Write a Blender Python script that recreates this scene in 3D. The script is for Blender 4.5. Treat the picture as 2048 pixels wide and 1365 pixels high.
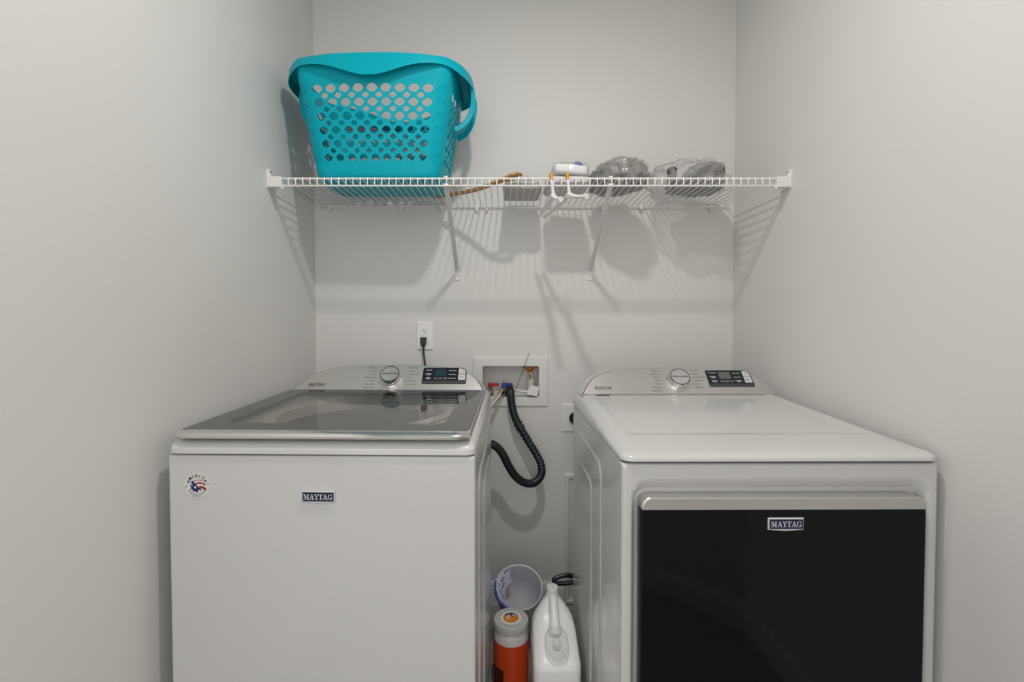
import bpy, bmesh, math, random
from mathutils import Matrix, Vector, noise
random.seed(7)
for o in list(bpy.data.objects):
    bpy.data.objects.remove(o)
S = bpy.context.scene
COL = S.collection

# ------------------------------------------------------------------ camera, world, lamp level, exposure
F, PX, PY = 940.0, 1010.0, 663.0            # focal length and principal point in pixels of 2048 x 1365
CAM = Vector((0.0, -2.03, 1.245)); PITCH = math.radians(1.4)
cd = bpy.data.cameras.new('camera'); cam = bpy.data.objects.new('camera', cd); COL.objects.link(cam)
cam.location = CAM; cam.rotation_euler = (math.pi/2 - PITCH, 0, 0)
cd.sensor_width = 36; cd.lens = 36*F/2048; cd.clip_start = 0.02
cd.shift_x = (1024-PX)/2048; cd.shift_y = (PY-682.5)/2048
S.camera = cam
w = bpy.data.worlds.new('world'); S.world = w; w.use_nodes = True
w.node_tree.nodes['Background'].inputs[0].default_value = (1.0, 0.99, 0.975, 1)
w.node_tree.nodes['Background'].inputs[1].default_value = 1.62
LAMP_POS = (0.09, -1.28, 2.655); LAMP_W = 12.6
S.view_settings.view_transform = 'Standard'; S.view_settings.look = 'None'
S.view_settings.gamma = 1; S.view_settings.use_curve_mapping = False
S.view_settings.exposure = 0.0

def W(px, py, Y):
    """world point on the plane y=Y that the photograph shows at pixel px,py"""
    fw = Vector((0, math.cos(PITCH), -math.sin(PITCH))); up = Vector((0, math.sin(PITCH), math.cos(PITCH)))
    d = fw*F + Vector((1, 0, 0))*(px-PX) + up*(PY-py)
    return CAM + d*((Y-CAM.y)/d.y)

# ------------------------------------------------------------------ materials
def mat(name, col, rough=0.5, metal=0.0, spec=0.5, coat=0.0, bump=0.0, bscale=200.0, var=0.0, vscale=8.0, trans=0.0, emit=0.0, sub=0.0):
    m = bpy.data.materials.new(name); m.use_nodes = True
    nt = m.node_tree; b = nt.nodes['Principled BSDF']
    b.inputs['Base Color'].default_value = (*col, 1); b.inputs['Roughness'].default_value = rough
    b.inputs['Metallic'].default_value = metal; b.inputs['Specular IOR Level'].default_value = spec
    b.inputs['Coat Weight'].default_value = coat; b.inputs['Coat Roughness'].default_value = 0.06
    b.inputs['Transmission Weight'].default_value = trans
    if sub: b.inputs['Subsurface Weight'].default_value = sub
    if emit:
        b.inputs['Emission Color'].default_value = (*col, 1); b.inputs['Emission Strength'].default_value = emit
    tc = nt.nodes.new('ShaderNodeTexCoord')
    if var:
        n = nt.nodes.new('ShaderNodeTexNoise'); n.inputs['Scale'].default_value = vscale; n.inputs['Detail'].default_value = 4
        mx = nt.nodes.new('ShaderNodeMix'); mx.data_type = 'RGBA'
        mx.inputs['A'].default_value = (*[c*(1-var) for c in col], 1); mx.inputs['B'].default_value = (*[min(1, c*(1+var)) for c in col], 1)
        nt.links.new(tc.outputs['Object'], n.inputs['Vector']); nt.links.new(n.outputs['Fac'], mx.inputs['Factor'])
        nt.links.new(mx.outputs['Result'], b.inputs['Base Color'])
    if bump:
        n = nt.nodes.new('ShaderNodeTexNoise'); n.inputs['Scale'].default_value = bscale; n.inputs['Detail'].default_value = 3
        bp = nt.nodes.new('ShaderNodeBump'); bp.inputs['Strength'].default_value = bump; bp.inputs['Distance'].default_value = 0.002
        nt.links.new(tc.outputs['Object'], n.inputs['Vector']); nt.links.new(n.outputs['Fac'], bp.inputs['Height'])
        nt.links.new(bp.outputs['Normal'], b.inputs['Normal'])
    return m

def film(name, tint, gloss_rough=0.05, body=(0.8, 0.8, 0.8), haze=0.0, ior=1.5, bump=0.0, bscale=60):
    """thin clear sheet: tinted see-through, some milky haze, fresnel gloss"""
    m = bpy.data.materials.new(name); m.use_nodes = True; nt = m.node_tree; nt.nodes.clear()
    out = nt.nodes.new('ShaderNodeOutputMaterial'); t = nt.nodes.new('ShaderNodeBsdfTransparent'); t.inputs[0].default_value = (*tint, 1)
    d = nt.nodes.new('ShaderNodeBsdfDiffuse'); d.inputs[0].default_value = (*body, 1)
    g = nt.nodes.new('ShaderNodeBsdfGlossy'); g.inputs['Roughness'].default_value = gloss_rough
    fr = nt.nodes.new('ShaderNodeLayerWeight'); fr.inputs['Blend'].default_value = 0.5; f0 = ((ior-1)/(ior+1))**2
    pw = nt.nodes.new('ShaderNodeMath'); pw.operation = 'POWER'; pw.inputs[1].default_value = 5.0
    ma = nt.nodes.new('ShaderNodeMath'); ma.operation = 'MULTIPLY_ADD'; ma.inputs[1].default_value = 1-f0; ma.inputs[2].default_value = f0
    nt.links.new(fr.outputs['Facing'], pw.inputs[0]); nt.links.new(pw.outputs[0], ma.inputs[0])
    m1 = nt.nodes.new('ShaderNodeMixShader'); m1.inputs[0].default_value = haze
    m2 = nt.nodes.new('ShaderNodeMixShader')
    L = nt.links.new
    L(t.outputs[0], m1.inputs[1]); L(d.outputs[0], m1.inputs[2]); L(ma.outputs[0], m2.inputs[0]); L(m1.outputs[0], m2.inputs[1]); L(g.outputs[0], m2.inputs[2]); L(m2.outputs[0], out.inputs[0])
    if bump:
        tc = nt.nodes.new('ShaderNodeTexCoord'); n = nt.nodes.new('ShaderNodeTexNoise'); n.inputs['Scale'].default_value = bscale
        bp = nt.nodes.new('ShaderNodeBump'); bp.inputs['Strength'].default_value = bump; bp.inputs['Distance'].default_value = 0.005
        L(tc.outputs['Object'], n.inputs['Vector']); L(n.outputs['Fac'], bp.inputs['Height'])
        for s in (d, g, fr): L(bp.outputs['Normal'], s.inputs['Normal'])
    return m

M = {
 'wall': mat('wall_paint', (0.73, 0.72, 0.70), 0.6, spec=0.3, bump=0.04, bscale=350),
 'ceil': mat('ceiling_paint', (0.8, 0.79, 0.77), 0.8, spec=0.2),
 'trim': mat('trim_paint', (0.75, 0.74, 0.72), 0.35),
 'floor': mat('floor_vinyl', (0.28, 0.265, 0.25), 0.45, var=0.3, vscale=6),
 'enamel': mat('white_enamel', (0.63, 0.625, 0.612), 0.14, spec=0.5),
 'seam': mat('dark_gap', (0.03, 0.03, 0.03), 0.7),
 'chrome': mat('chrome', (0.80, 0.79, 0.78), 0.07, metal=1.0),
 'satin': mat('satin_silver', (0.58, 0.57, 0.55), 0.33, metal=0.75, spec=0.5),
 'satin2': mat('satin_edge', (0.42, 0.41, 0.40), 0.3, metal=0.7),
 'brush': mat('brushed_cap', (0.68, 0.68, 0.67), 0.24, metal=0.9),
 'lidglass': mat('smoked_glass', (0.05, 0.047, 0.043), 0.03, spec=0.5),
 'lidwin': film('lid_window_glass', (0.86, 0.845, 0.83), 0.02),
 'tub': mat('tub_steel', (0.30, 0.29, 0.28), 0.3, metal=0.7),
 'tubring': mat('tub_ring', (0.6, 0.59, 0.57), 0.4),
 'blackglass': mat('black_glass', (0.005, 0.005, 0.005), 0.06, spec=0.2),
 'blackplastic': mat('black_plastic', (0.012, 0.012, 0.013), 0.35),
 'panelblack': mat('panel_black', (0.006, 0.009, 0.014), 0.15),
 'panelgrey': mat('panel_grey', (0.05, 0.05, 0.05), 0.35),
 'lcd': mat('lcd_teal', (0.01, 0.045, 0.06), 0.12),
 'lcdgrey': mat('lcd_grey', (0.14, 0.13, 0.12), 0.15),
 'btn': mat('button_white', (0.62, 0.62, 0.61), 0.35),
 'btndark': mat('button_dark', (0.06, 0.06, 0.06), 0.35),
 'ink': mat('print_black', (0.02, 0.02, 0.02), 0.5),
 'inkgrey': mat('print_grey', (0.09, 0.085, 0.08), 0.5),
 'inkline': mat('print_line', (0.30, 0.29, 0.28), 0.5),
 'inkwhite': mat('print_white', (0.8, 0.8, 0.8), 0.4),
 'navy': mat('badge_navy', (0.006, 0.012, 0.05), 0.25),
 'badgewhite': mat('badge_silver', (0.72, 0.72, 0.73), 0.25, metal=0.3),
 'sticker': mat('sticker_paper', (0.72, 0.71, 0.69), 0.4),
 'red': mat('print_red', (0.36, 0.012, 0.015), 0.4),
 'blue': mat('print_blue', (0.008, 0.02, 0.12), 0.4),
 'wire': mat('white_vinyl_wire', (0.82, 0.81, 0.79), 0.3),
 'whiteplastic': mat('white_plastic', (0.80, 0.79, 0.77), 0.3),
 'outlet': mat('outlet_plastic', (0.82, 0.81, 0.79), 0.25),
 'slot': mat('slot_black', (0.01, 0.01, 0.01), 0.6),
 'teal': mat('teal_plastic', (0.0, 0.40, 0.50), 0.36, spec=0.16, bump=0.01, bscale=500),
 'wood': None,
 'felt': mat('grey_felt', (0.56, 0.55, 0.53), 0.95, bump=0.5, bscale=700, var=0.2, vscale=120),
 'felt2': mat('pale_felt', (0.64, 0.63, 0.615), 0.9, bump=0.4, bscale=600, var=0.12, vscale=100),
 'paper': mat('white_fabric', (0.86, 0.86, 0.87), 0.5, bump=0.3, bscale=60),
 'clear': film('clear_film', (0.97, 0.97, 0.97), 0.16, body=(.85, .85, .85), haze=0.06, ior=1.45, bump=0.8, bscale=38),
 'milky': film('milky_film', (0.95, 0.95, 0.95), 0.18, body=(0.82, 0.81, 0.79), haze=0.28, ior=1.4, bump=0.9, bscale=34),
 'cup': film('clear_cup_plastic', (0.96, 0.96, 0.96), 0.06, body=(0.85, 0.85, 0.85), haze=0.16, ior=1.5),
 'cyan': mat('blue_cap', (0.02, 0.10, 0.45), 0.35),
 'greybag': mat('grey_garment', (0.25, 0.24, 0.225), 0.4, bump=0.9, bscale=30, var=0.35, vscale=14),
 'darkcloth': mat('dark_grey_cloth', (0.10, 0.095, 0.09), 0.7, bump=0.5, bscale=120, var=0.3, vscale=25),
 'orange': mat('orange_grip', (0.75, 0.30, 0.015), 0.4),
 'redv': mat('red_handle', (0.38, 0.01, 0.012), 0.4),
 'bluev': mat('blue_handle', (0.008, 0.04, 0.30), 0.4),
 'brass': mat('brass', (0.36, 0.27, 0.14), 0.35, metal=0.9),
 'braid': mat('braided_steel', (0.72, 0.71, 0.69), 0.3, metal=0.95, bump=0.8, bscale=900),
 'rubber': mat('black_rubber', (0.011, 0.012, 0.014), 0.38),
 'orangecap': mat('orange_cap', (0.62, 0.20, 0.01), 0.45),
 'pvc': mat('cream_pipe', (0.62, 0.60, 0.53), 0.4),
 'box': mat('outlet_box_plastic', (0.74, 0.73, 0.71), 0.35),
 'bin': mat('bin_plastic', (0.78, 0.775, 0.76), 0.4),
 'liner': film('bin_liner', (0.93, 0.93, 0.97), 0.3, body=(0.80, 0.80, 0.86), haze=0.6, ior=1.2, bump=0.6, bscale=40),
 'lid': mat('grey_lid', (0.52, 0.52, 0.51), 0.35),
 'jarwhite': mat('jar_silver_white', (0.66, 0.65, 0.63), 0.3, coat=0.2),
 'jarorange': mat('jar_orange', (0.60, 0.055, 0.003), 0.25, coat=0.3),
 'labelorange': mat('label_orange', (0.72, 0.24, 0.01), 0.4),
 'labeldark': mat('label_dark', (0.03, 0.01, 0.03), 0.4),
 'jug': mat('jug_plastic', (0.88, 0.875, 0.86), 0.32, sub=0.05),
 'jugdark': mat('jug_purple', (0.035, 0.02, 0.06), 0.35),
 'glow': mat('lamp_glass', (1.0, 0.96, 0.9), 0.4, emit=1.2),
}
def wood():
    m = mat('honey_wood', (0.36, 0.17, 0.035), 0.35, coat=0.2); nt = m.node_tree; b = nt.nodes['Principled BSDF']
    tc = nt.nodes.new('ShaderNodeTexCoord'); wv = nt.nodes.new('ShaderNodeTexWave'); wv.inputs['Scale'].default_value = 40; wv.inputs['Distortion'].default_value = 6
    cr = nt.nodes.new('ShaderNodeValToRGB'); cr.color_ramp.elements[0].color = (0.30, 0.135, 0.022, 1); cr.color_ramp.elements[1].color = (0.55, 0.29, 0.07, 1)
    nt.links.new(tc.outputs['Object'], wv.inputs['Vector']); nt.links.new(wv.outputs['Fac'], cr.inputs[0]); nt.links.new(cr.outputs[0], b.inputs['Base Color'])
    return m
M['wood'] = wood()

# ------------------------------------------------------------------ mesh helpers
class MB:
    def __init__(s): s.v = []; s.f = []
    def add(s, v, f, mx=None):
        n = len(s.v)
        s.v += [tuple(mx @ Vector(p)) if mx else tuple(p) for p in v]
        s.f += [tuple(i+n for i in q) for q in f]; return s
    def box(s, x0, x1, y0, y1, z0, z1, r=0, seg=2, mx=None):
        bm = bmesh.new(); bmesh.ops.create_cube(bm, size=1)
        for v in bm.verts: v.co = ((x0+x1)/2+v.co.x*(x1-x0), (y0+y1)/2+v.co.y*(y1-y0), (z0+z1)/2+v.co.z*(z1-z0))
        if r: bmesh.ops.bevel(bm, geom=bm.edges[:], offset=r, segments=seg, profile=0.5, affect='EDGES')
        bm.verts.index_update()
        s.add([v.co.copy() for v in bm.verts], [[v.index for v in f.verts] for f in bm.faces], mx); bm.free(); return s
    def loft(s, loops, cap0=True, cap1=True, closed=True, mx=None):
        n = len(loops[0]); v = [p for l in loops for p in l]; f = []
        for i in range(len(loops)-1):
            for j in range(n if closed else n-1):
                k = (j+1) % n; f.append((i*n+j, i*n+k, (i+1)*n+k, (i+1)*n+j))
        if cap0: f.append(tuple(range(n))[::-1])
        if cap1: f.append(tuple((len(loops)-1)*n+j for j in range(n)))
        return s.add(v, f, mx)
    def tube(s, path, r, n=10, cap=True, flat=1.0, mx=None):
        path = [Vector(p) for p in path]; m = len(path); loops = []; prev = None
        for i, p in enumerate(path):
            t = (path[min(i+1, m-1)]-path[max(i-1, 0)]).normalized()
            if prev is None:
                a = Vector((0, 0, 1)) if abs(t.z) < 0.9 else Vector((1, 0, 0)); nn = (a - t*a.dot(t)).normalized()
            else: nn = (prev - t*prev.dot(t)).normalized()
            prev = nn; b = t.cross(nn); rr = r[i] if isinstance(r, (list, tuple)) else r
            loops.append([p+nn*(rr*flat*math.cos(2*math.pi*k/n))+b*(rr*math.sin(2*math.pi*k/n)) for k in range(n)])
        return s.loft(loops, cap, cap, mx=mx)
    def lathe(s, prof, n=32, mx=None, cap0=False, cap1=False):
        return s.loft([[(r*math.cos(2*math.pi*k/n), r*math.sin(2*math.pi*k/n), z) for k in range(n)] for r, z in prof], cap0, cap1, mx=mx)
    def prism(s, poly, z0, z1, mx=None):
        return s.loft([[(x, y, z0) for x, y in poly], [(x, y, z1) for x, y in poly]], mx=mx)
    def poly(s, pts, mx=None): return s.add(pts, [tuple(range(len(pts)))], mx)
    def flat(s, poly2, z=0.0, mx=None): return s.poly([(x, y, z) for x, y in poly2], mx)
    def build(s, name, m, parent=None, smooth=35, fix=True):
        me = bpy.data.meshes.new(name); me.from_pydata(s.v, [], s.f)
        if fix:
            bm = bmesh.new(); bm.from_mesh(me); bmesh.ops.recalc_face_normals(bm, faces=bm.faces[:]); bm.to_mesh(me); bm.free()
        if smooth:
            me.shade_smooth(); me.set_sharp_from_angle(angle=math.radians(smooth))
        me.materials.append(M[m] if isinstance(m, str) else m)
        o = bpy.data.objects.new(name, me); COL.objects.link(o); o.parent = parent
        if smooth and smooth <= 50:
            wn = o.modifiers.new('normals', 'WEIGHTED_NORMAL'); wn.keep_sharp = True; wn.weight = 60
        return o

def rrect(x0, x1, y0, y1, r, k=6):
    rs = r if isinstance(r, (list, tuple)) else [r]*4      # corners: x0y0, x1y0, x1y1, x0y1
    out = []
    for (cx, cy, sx, sy, a0, rr) in ((x0, y0, 1, 1, 180, rs[0]), (x1, y0, -1, 1, 270, rs[1]), (x1, y1, -1, -1, 0, rs[2]), (x0, y1, 1, -1, 90, rs[3])):
        for i in range(k+1):
            a = math.radians(a0+90*i/k); out.append((cx+sx*rr+rr*math.cos(a), cy+sy*rr+rr*math.sin(a)))
    return out
def circ(cx, cy, r, n=32, a0=0, a1=360):
    return [(cx+r*math.cos(math.radians(a0+(a1-a0)*i/n)), cy+r*math.sin(math.radians(a0+(a1-a0)*i/n))) for i in range(n)]
def spline(pts, n=8):
    pts = [Vector(p) for p in pts]; P = [2*pts[0]-pts[1]]+pts+[2*pts[-1]-pts[-2]]; out = []
    for i in range(1, len(P)-2):
        a, b, c, d = P[i-1:i+3]
        for j in range(n):
            t = j/n; out.append(0.5*((2*b)+(c-a)*t+(2*a-5*b+4*c-d)*t*t+(3*b-a-3*c+d)*t**3))
    out.append(pts[-1]); return out
def empty(name, loc=(0, 0, 0), rz=0.0):
    o = bpy.data.objects.new(name, None); COL.objects.link(o); o.location = loc; o.rotation_euler = (0, 0, rz); o.empty_display_size = 0.05; return o
def tag(o, label, cat, group=None, kind=None):
    o['label'] = label; o['category'] = cat
    if group: o['group'] = group
    if kind: o['kind'] = kind
    return o
def struct(o, label, cat): return tag(o, label, cat, kind='structure')
TXT = {}
def text(body, size, align='CENTER', bold=0.0):
    key = (body, size, align, bold)
    if key not in TXT:
        c = bpy.data.curves.new('t', 'FONT'); c.body = body; c.size = size; c.align_x = align; c.align_y = 'CENTER'; c.resolution_u = 2; c.offset = bold; c.space_line = 0.85
        o = bpy.data.objects.new('t', c); COL.objects.link(o)
        bpy.context.view_layer.update()
        me = bpy.data.meshes.new_from_object(o.evaluated_get(bpy.context.evaluated_depsgraph_get()))
        TXT[key] = ([v.co.copy() for v in me.vertices], [tuple(p.vertices) for p in me.polygons])
        bpy.data.objects.remove(o); bpy.data.curves.remove(c); bpy.data.meshes.remove(me)
    return TXT[key]
def T(x=0, y=0, z=0): return Matrix.Translation((x, y, z))
def R(a, ax): return Matrix.Rotation(math.radians(a), 4, ax)
def star(cx, cy, r, rot=90): return [(cx+(r if i % 2 == 0 else r*0.42)*math.cos(math.radians(rot+36*i)), cy+(r if i % 2 == 0 else r*0.42)*math.sin(math.radians(rot+36*i))) for i in range(10)]
def band(cx, cy, r0, r1, a0, a1, n=10):
    return [(cx+r1*math.cos(math.radians(a0+(a1-a0)*i/n)), cy+r1*math.sin(math.radians(a0+(a1-a0)*i/n))) for i in range(n+1)] + \
           [(cx+r0*math.cos(math.radians(a1+(a0-a1)*i/n)), cy+r0*math.sin(math.radians(a1+(a0-a1)*i/n))) for i in range(n+1)]

def serif_word(h):
    """the six-letter serif wordmark as flat polygons, cap height h, centred on 0,0"""
    def q(*p): return [(p[i], p[i+1]) for i in range(0, len(p), 2)]
    def b(x0, x1, y0, y1): return q(x0, y0, x1, y0, x1, y1, x0, y1)
    Mm = [b(.14, .24, 0, 1), b(.86, 1.10, 0, 1), q(.14, 1, .40, 1, .68, .22, .60, .02, .54, .02), q(.86, 1, .90, 1, .64, .02, .58, .02, .60, .2), b(0, .38, 0, .09), b(.74, 1.22, 0, .09), b(0, .36, .91, 1), b(.84, 1.22, .91, 1)]
    Aa = [q(.12, 0, .22, 0, .53, .86, .46, 1), q(.44, 1, .60, 1, .98, 0, .70, 0), b(.26, .78, .27, .36), b(0, .36, 0, .09), b(.60, 1.08, 0, .09)]
    Yy = [q(.06, 1, .34, 1, .62, .45, .42, .45), q(.78, 1, .88, 1, .62, .45, .54, .45), b(.40, .64, 0, .47), b(.26, .78, 0, .09), b(-.02, .44, .91, 1), b(.64, 1.0, .91, 1)]
    Tt = [b(.34, .58, 0, 1), b(0, .92, .90, 1), b(0, .08, .68, 1), b(.84, .92, .68, 1), b(.20, .72, 0, .09)]
    Gg = []
    a = [40+i*(320-40)/16 for i in range(17)]
    for i in range(16):
        p = []
        for t, (rx, ry) in ((a[i], (.48, .51)), (a[i+1], (.48, .51)), (a[i+1], (.27, .43)), (a[i], (.27, .43))): p.append((.48+rx*math.cos(math.radians(t)), .5+ry*math.sin(math.radians(t))))
        Gg.append(p)
    Gg += [b(.66, .90, .06, .44), b(.54, 1.0, .36, .45), b(.80, .88, .66, .99)]
    out = []; x = 0
    for L, wd in ((Mm, 1.22), (Aa, .98), (Yy, .92), (Tt, .86), (Aa, 1.06), (Gg, 1.0)):
        out += [[(px+x, py) for px, py in p] for p in L]; x += wd+0.02
    return [[((px-x/2)*h, (py-.5)*h) for px, py in p] for p in out]

# ------------------------------------------------------------------ the room
XL, XR = W(631, 600, 0).x, W(1466, 600, 0).x
YF, H = -2.12, 2.74
bx0, bz1 = W(965, 733, 0).x, W(965, 733, 0).z
bx1, bz0 = W(1078, 795, 0).x, W(1078, 795, 0).z
mb = MB()
mb.box(XL-.1, bx0, 0, .12, 0, H); mb.box(bx1, XR+.1, 0, .12, 0, H); mb.box(bx0, bx1, 0, .12, 0, bz0); mb.box(bx0, bx1, 0, .12, bz1, H)
struct(mb.build('wall_back', 'wall', smooth=None), 'pale greige painted wall behind the two appliances', 'wall')
struct(MB().box(XL-.1, XL, YF, 0, 0, H).build('wall_left', 'wall', smooth=None), 'pale greige painted side wall left of the washer', 'wall')
struct(MB().box(XR, XR+.1, YF, 0, 0, H).build('wall_right', 'wall', smooth=None), 'pale greige painted side wall right of the dryer', 'wall')
struct(MB().box(XL-1.2, XR+1.2, -4.2, .12, -.05, 0).build('floor', 'floor', smooth=None), 'dark floor under the appliances', 'floor')
struct(MB().box(XL-1.2, XR+1.2, -2.9, .12, H, H+.05).build('ceiling', 'ceil', smooth=None), 'flat painted ceiling above the laundry room', 'ceiling')
# angled wall by the doorway (seen only mirrored in the dryer door)
a, b = Vector((XR, -1.86)), Vector((0.34, -2.525)); dv = (b-a); L = dv.length; ang = math.atan2(dv.y, dv.x)
mx = T(a.x, a.y, 0) @ Matrix.Rotation(ang, 4, 'Z')
struct(MB().box(0, L, 0, .1, 0, H, mx=mx).build('wall_front', 'wall', smooth=None), 'angled wall beside the doorway, mirrored in the dryer door', 'wall')
BB = [(0, 0), (-.014, 0), (-.014, .075), (-.011, .083), (-.011, .09), (-.006, .1), (0, .1)]
def baseboard(name, p, q, label):
    p, q = Vector(p), Vector(q); t = (q-p).normalized(); nrm = Vector((t.y, -t.x, 0))   # profile -x goes along nrm
    m = MB().loft([[e + nrm*(-x) + Vector((0, 0, z)) for x, z in BB] for e in (p, q)])
    return struct(m.build(name, 'trim', smooth=None), label, 'baseboard')
vx0 = W(1129, 1000, 0).x
baseboard('baseboard_back', (XL, 0, 0), (vx0-.004, 0, 0), 'white baseboard along the foot of the back wall')
baseboard('baseboard_left', (XL, YF, 0), (XL, -.014, 0), 'white baseboard along the foot of the left wall')
baseboard('baseboard_right', (XR, -.014, 0), (XR, -1.86, 0), 'white baseboard along the foot of the right wall')
baseboard('baseboard_front', (a.x, a.y, 0), (b.x, b.y, 0), 'white baseboard on the angled wall by the doorway')

# ceiling lamp (out of the picture)
cl = tag(empty('ceiling_light', (LAMP_POS[0], LAMP_POS[1], H)), 'round flush ceiling lamp above the front of the appliances', 'lamp')
MB().lathe([(0.0, 0), (.17, 0), (.17, -.02), (.16, -.03), (0, -.03)], 40).build('base', 'satin', cl)
MB().lathe([(.155, -.03), (.15, -.055), (.14, -.070), (.13, -.074), (0.001, -.076)], 40).build('diffuser', 'glow', cl)
ld = bpy.data.lights.new('lamp', 'AREA'); ld.shape = 'DISK'; ld.size = 0.085; ld.energy = LAMP_W; ld.color = (1, .975, .945)
lo = bpy.data.objects.new('bulb', ld); COL.objects.link(lo); lo.parent = cl; lo.location = (0, 0, LAMP_POS[2]-H)

# ------------------------------------------------------------------ appliances: shared pieces
SL = math.hypot(.08, .088); sy, sz = .08/SL, .088/SL
def face_mx(oy, oz): return Matrix(((1, 0, 0, 0), (0, sy, -sz, oy), (0, sz, sy, oz), (0, 0, 0, 1)))
OUT = [(.327, 0), (.321, .14), (.313, .28), (.303, .42), (.290, .57), (.277, .68), (.261, .76), (.240, .83), (.213, .885), (.180, .93), (.14, .962), (.08, .99), (0, 1.0)]
def outline(grow=0.0):
    r = [(x*1.028+grow, s*SL+grow*min(1, s*1.5)) for x, s in OUT]
    return r + [(-x, s) for x, s in r[-2::-1]]
def make_console(root, oy, oz, back, prints, screen, opts):
    fm = face_mx(oy, oz)
    def loop(g, n, ds=0): return [fm @ Vector((x, s+ds, n)) for x, s in outline(g)]
    L0, L1, L2 = loop(-.006, 0), loop(-.002, -.001), loop(0, -.005)
    lip = lambda l, d: l
    c = MB().loft([L0, L1, L2], cap0=True, cap1=False)
    # forward lip at the foot of the face
    w_ = .336
    c.loft([[(-w_, oy+y, oz+z) for y, z in ((.004, .004), (-.006, -.004), (-.010, -.013), (0, -.02), (.05, -.02), (.05, .004))],
            [(w_, oy+y, oz+z) for y, z in ((.004, .004), (-.006, -.004), (-.010, -.013), (0, -.02), (.05, -.02), (.05, .004))]])
    con = c.build('console', 'satin', root, 40)
    hb = [Vector((p.x*1.004, p.y+.002, p.z)) for p in L2]
    h2 = [Vector((p.x*1.012, min(p.y+.03, back), p.z-.002)) for p in L2]; h3 = [Vector((p.x*1.012, back, p.z-.004)) for p in L2]
    MB().loft([hb, h2, h3], cap0=False, cap1=True).build('console_housing', 'satin2' if opts.get('dark') else 'enamel', root, 50)
    # print
    def pr(polys=None, txt=None): pass
    w1 = MB()
    for p in serif_word(.0098): w1.flat(p, .0006, fm @ T(-.262 if opts['kx'] == 0 else -.262, .030, 0))
    w1.build('lettering', 'ink', con, None, False)
    w2 = MB(); v, f = text('COMMERCIAL TECHNOLOGY', .0044); w2.add(v, f, fm @ T(-.262, .0205, .0006)); w2.build('lettering', 'inkgrey', con, None, False)
    for side, al, sg in (('left', 'RIGHT', -1), ('right', 'LEFT', 1)):
        for i, t in enumerate(prints[side]):
            s = .107-.0143*i; x = sg*.052
            v, f = text(t, .0066, al); MB().add(v, f, fm @ T(x+sg*.006, s-.004, .0006)).build('lettering', 'inkgrey', con, None, False)
            xa, xb = sorted((x-sg*.010, x+sg*.003))
            MB().flat([(xa, s-.0043), (xb, s-.0043), (xb, s-.0037), (xa, s-.0037)], .0005, fm).build('index_line', 'inkline', con, None, False)
    # knob
    km = fm @ T(opts['kx'], .058, 0)
    kb = MB().lathe([(.001, 0), (.041, 0), (.041, .003), (.0385, .005), (.0375, .012), (.036, .022), (.034, .026), (.0335, .0265), (.001, .0265)], 48, km).build('knob', 'chrome', root, 30)
    kb['label'] = 'round chrome cycle knob'
    MB().lathe([(.0335, .0262), (.0335, .0278), (.0312, .0278), (.0312, .0262)], 48, km).build('ring', 'blackplastic', kb)
    MB().lathe([(.0312, .0262), (.0310, .0275), (.001, .0275)], 48, km).build('cap', 'brush', kb)
    k = MB(); v, f = text('EXTRA POWER', .0078, bold=.0002); k.add(v, f, km @ T(0, 0, .0279)); k.build('lettering', 'ink', kb, None, False)
    MB().box(-.0022, .0022, -.0365, -.031, .0262, .029, mx=km).build('pointer', 'blackplastic', kb, None)
    # control panel
    x0, x1, s0, s1 = .112, .270, .034, .103
    pp = MB(); pl = rrect(x0, x1, s0, s1, [.003, .003, .022, .004], 6)
    pp.prism(pl, -.001, .0018, fm); cp = pp.build('control_panel', 'panelblack', root, None); cp['label'] = 'black glossy control panel with small screen'
    MB().prism(rrect(x0+.0005, x1-.0005, s0, s0+.011, .002, 3), .0005, .0032, fm).build('lower_strip', 'panelgrey', cp, None)
    MB().prism(rrect(.155, .197, .066, .095, .001, 2), .001, .0022, fm).build('screen', screen, cp, None)
    for i, t in enumerate(opts['btn']):
        xb = .1535+.0172*i
        bo = MB().prism(rrect(xb, xb+.0145, .050, .0605, .001, 2), .001, .0026, fm).build('button', 'btndark', cp, None)
    bt = MB()
    for i, t in enumerate(opts['btn']):
        v, f = text(t, .0046); bt.add(v, f, fm @ T(.1535+.0172*i+.00725, .0552, .0028))
    for j, t in enumerate(opts['lt']):
        v, f = text(t, .0058, bold=.00012); bt.add(v, f, fm @ T(.134, (.092, .074, .0565)[j], .0021))
    for j, t in enumerate(opts['rt']):
        v, f = text(t, .0058, bold=.00012); bt.add(v, f, fm @ T(.2195, (.090, .073, .0565)[j], .0021))
    for rr in (.0012, .0022): bt.flat(band(.1215, .0735, rr, rr+.0006, 40, 140, 5), .0021, fm)
    bt.build('lettering', 'inkwhite', cp, None, False)
    b1 = MB().prism(rrect(.241, .2665, .0755, .0995, [.001, .001, .018, .001], 5), .001, .0028, fm).build('power_button', 'btn', cp, None)
    b2 = MB().prism(rrect(.241, .2665, .049, .0735, .001, 2), .001, .0028, fm).build('start_button', 'btn', cp, None)
    ic = MB(); ic.flat(band(.252, .0868, .0036, .0044, 120, 420, 16), .003, fm); ic.flat([(.2517, .0875), (.2524, .0875), (.2524, .092), (.2517, .092)], .003, fm)
    ic.flat([(.2475, .0585), (.2475, .0655), (.2525, .062)], .003, fm)
    for q in (.2545, .2568): ic.flat([(q, .0585), (q+.0013, .0585), (q+.0013, .0655), (q, .0655)], .003, fm)
    ic.build('lettering', 'inkgrey', cp, None, False)
    return con

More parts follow.
